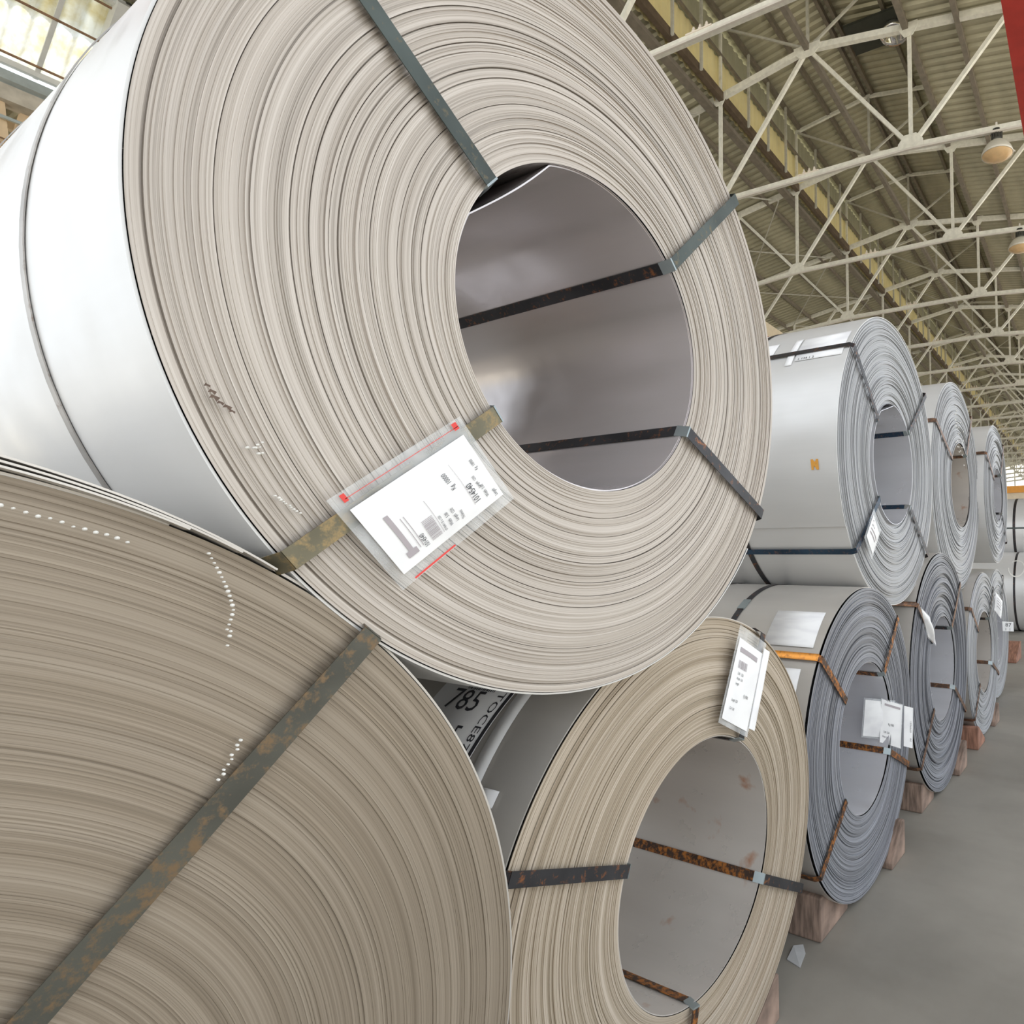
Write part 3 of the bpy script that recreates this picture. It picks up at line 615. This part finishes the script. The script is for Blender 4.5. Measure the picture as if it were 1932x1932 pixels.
# left side: sloping glazing, gutter, props and the annex beyond
wl=bld('wall_left'); wl['kind']='structure'
gz=lambda y:7.74-.93*(y-11.95)
gp=.2
def glazf(x,t,h): y=11.95+1.13*t; return (x,y+h*.6,gz(y)+h*.6)
V=[];F=[]
def wavy(n,pitch,f):
    V=[];F=[];m_=n*8
    for i in range(m_+1):
        x=i*pitch/8; h=.055*(1+math.sin(2*PI*i/8)); V+=[f(x,0,h),f(x,1,h)]
    return V,[(2*i,2*i+1,2*i+3,2*i+2) for i in range(m_)]
V,F=wavy(6,gp,lambda x,t,h:(x,11.95+1.13*t+h*.6,gz(11.95+1.13*t)+h*.6))
g0=MB().add(V,F).build('glazing_sheet',M['glass'],wl,True); g0.location=(XA,0,0)
V,F=wavy(6,gp,lambda x,t,h:(x,11.80+.72*t+h*.6,gz(11.80+.72*t)+.05+h*.6)); g1=MB().add(V,F).build('glazing_sheet',M['glass'],wl,True); g1.location=(XA,0,0)
for k in range(1,46): share(g0,'glazing_sheet',wl,(XA+k*1.2-.02,0,0)); share(g1,'glazing_sheet',wl,(XA+k*1.2-.02,0,0))
def slopebar(x,w,h,mat,name,off=-.05,y0=11.9,y1=13.1): return MB().bar((x,y0,gz(y0)+off),(x,y1,gz(y1)+off),w,h,(1,0,0)).build(name,M[mat],wl)
for k in range(-3,12):
    slopebar(3.62+k*SP,.22,.16,'frame_w','glazing_frame',-.12)
    slopebar(3.76+k*SP,.06,.24,'lamp_dark','frame_shadow_strip',-.10)  # dark bar painted in for the shade beside the frame
    for q in range(1,7): slopebar(3.62+k*SP-.51*q,.03,.05,'frame_w','mullion',-.04)
for y in (12.05,12.42,12.95): longbar('glazing_rod',y,gz(y)-.07,.025,.025,'rust',wl)
longbar('glazing_rail',11.95,gz(11.95)-.10,.08,.10,'frame_w',wl); longbar('glazing_rail',13.05,gz(13.05)-.05,.07,.08,'frame_w',wl)
longbar('gutter',13.18,6.52,.16,.13,'galv',wl); longbar('eave_beam',13.35,6.33,.28,.22,'concrete',wl)
for k in range(-4,14):
    x=2.93+k*1.2
    MB().bar((x-.09,13.38,6.26),(x+.02,13.42,5.34),.13,.10).build('timber_prop',M['wood_p'],wl)
    MB().bar((x+.20,13.50,6.26),(x+.06,13.50,5.34),.11,.10).build('timber_prop',M['wood_p'],wl)
longbar('sill_beam',13.45,5.27,.2,.14,'wood_p',wl); longbar('handrail',13.25,5.98,.04,.04,'galv',wl)
# wire mesh under the props
mb=MB(); 
for i in range(60):
    x=1.4+i*.05; mb.bar((x,13.3,5.30),(x+.16,13.3,5.68),.004).bar((x+.16,13.3,5.30),(x,13.3,5.68),.004)
o=mb.build('wire_mesh',M['rust'],wl); o['kind']='stuff'
longbar('mesh_rod',13.3,5.70,.016,.016,'rust',wl)
V,F=corr(110,0,.18,.04,lambda x,t,h:(XA+x,13.5+7*t,6.42+.15*t+h),0,0); MB().add(V,F).build('annex_roof_sheet',M['roof'],wl)
for y in (14.3,15.2,16.2,17.2,18.4): longbar('annex_purlin',y,6.33+.02*(y-13.5),.10,.12,'wood_p',wl,XA,14)
MB().box((XA,20.5,-FZ),(XB,20.7,6.6)).build('annex_back_wall',M['clad_g'],wl)
MB().box((XA,13.25,-FZ),(XB,13.5,2.4)).build('side_masonry',M['concrete'],wl)
# floor
fl=MB().box((-9,-6,-.3),(80,20,0)).build('floor',M['floor']); fl['kind']='structure'
M['yard']=simple('yard_bounce',(.62,.58,.50),.9,0,.12,.4)  # pale unseen ground, added to bounce sunlight up under the roof
fl=MB().box((-120,-90,-.3),(160,-6,-.02)).box((-120,-6,-.3),(-9,90,-.02)).box((-9,20,-.3),(160,90,-.02)).box((80,-6,-.3),(160,20,-.02)).build('ground_bounce',M['yard']); fl['kind']='structure'
# ---------------------------------------------------------------- crane girders
r=bld('crane_girder'); tag(r,'red painted crane girder at the top right corner edge','crane girder')
MB().box((-2,.10,4.10),(XB-.5,.50,4.16)).build('lower_flange',M['red'],r); MB().box((-2,.16,4.16),(XB-.5,.44,4.7)).build('web_box',M['red'],r); MB().box((-2,.04,4.7),(XB-.5,.57,4.76)).build('upper_flange',M['red'],r)
r=bld('crane_girder'); tag(r,'cream crane runway girder with red lower flange, just behind the huge coil','crane girder')
MB().box((-2,7.0,5.12),(XB-30,7.25,5.47)).build('web_box',M['cream'],r); MB().box((-2,6.98,5.02),(XB-30,7.3,5.12)).build('lower_flange',M['red'],r)
r=bld('gantry_crane'); tag(r,'orange gantry crane beam crossing the far end of the hall','crane')
MB().box((22,.3,1.62),(22.5,11,1.84)).build('bridge_beam',M['crane_o'],r); MB().box((22.05,.3,1.35),(22.45,11,1.62)).build('lower_web',M['cream'],r)
MB().box((22.05,.5,-FZ),(22.4,.8,1.4)).build('leg',M['crane_o'],r); MB().box((22.05,10.5,-FZ),(22.4,10.8,1.4)).build('leg',M['crane_o'],r)
# ---------------------------------------------------------------- lamps
def lamp(x,y,z,label):
    r=empty('hanging_lamp'); a=BANG; r.location=(math.cos(a)*x-math.sin(a)*y,CAMY+math.sin(a)*x+math.cos(a)*y,FZ+z); r.rotation_euler.z=a; tag(r,label,'lamp','round high bay lamps hung from the trusses')
    MB().lathe([(0,.34),(.07,.34),(.075,.32),(.075,.2),(.085,.19),(.085,.15),(0,.15)],(0,0,0),16).build('ballast_housing',M['lamp_dark'],r,True)
    f=MB()
    for i in range(12): a=2*PI*i/12; f.bar((.08*math.cos(a),.08*math.sin(a),.19),(.08*math.cos(a),.08*math.sin(a),.33),.012)
    f.build('cooling_fin',M['lamp_dark'],r)
    MB().lathe([(.06,.16),(.10,.145),(.16,.10),(.21,.03),(.235,-.03),(.24,-.07),(.228,-.07),(.2,.02),(.1,.11),(.0,.12)],(0,0,0),32).build('reflector',M['lamp_sh'],r,True)
    MB().lathe([(.232,-.065),(.2,-.095),(.12,-.125),(0,-.135)],(0,0,0),32).build('lens',M['lamp_glass'],r,True)
    MB().bar((0,0,.34),(0,0,.46),.03).bar((.1,0,.25),(.45,-.22,.18),.02).build('hanger',M['pipe'],r)
lamp(10.36,1.16,6.16,'round lamp with amber lens hanging top right under the second truss')
lamp(13.95,1.16,6.16,'lamp cut off by the right edge, hanging under the third truss')
lamp(17.55,7.86,6.0,'dark lamp top peeking above the mantle of the second upper coil')
# roof vent
r=bld('roof_vent'); tag(r,'round chrome ventilator set in a dark panel of the monitor roof','vent')
MB().box((11.52,2.75,monz(2.75)-.13),(12.32,4.1,monz(2.75)-.08)).build('panel',M['panel'],r)
MB().lathe([(.26,-.02),(.30,-.10),(.27,-.16),(.22,-.12),(.15,-.04),(0,-.02)],(12.0,3.2,monz(2.75)-.12),28).build('dish',M['chrome'],r,True)
f=MB()
for i in range(5): a=2*PI*i/5; f.bar((12.0,3.2,monz(2.75)-.2),(12.0+.27*math.cos(a),3.2+.27*math.sin(a),monz(2.75)-.26),.03,.01)
f.lathe([(0,-.06),(.06,-.06),(.07,0),(0,.0)],(12.0,3.2,monz(2.75)-.2),12); f.build('fan_rotor',M['lamp_sh'],r)
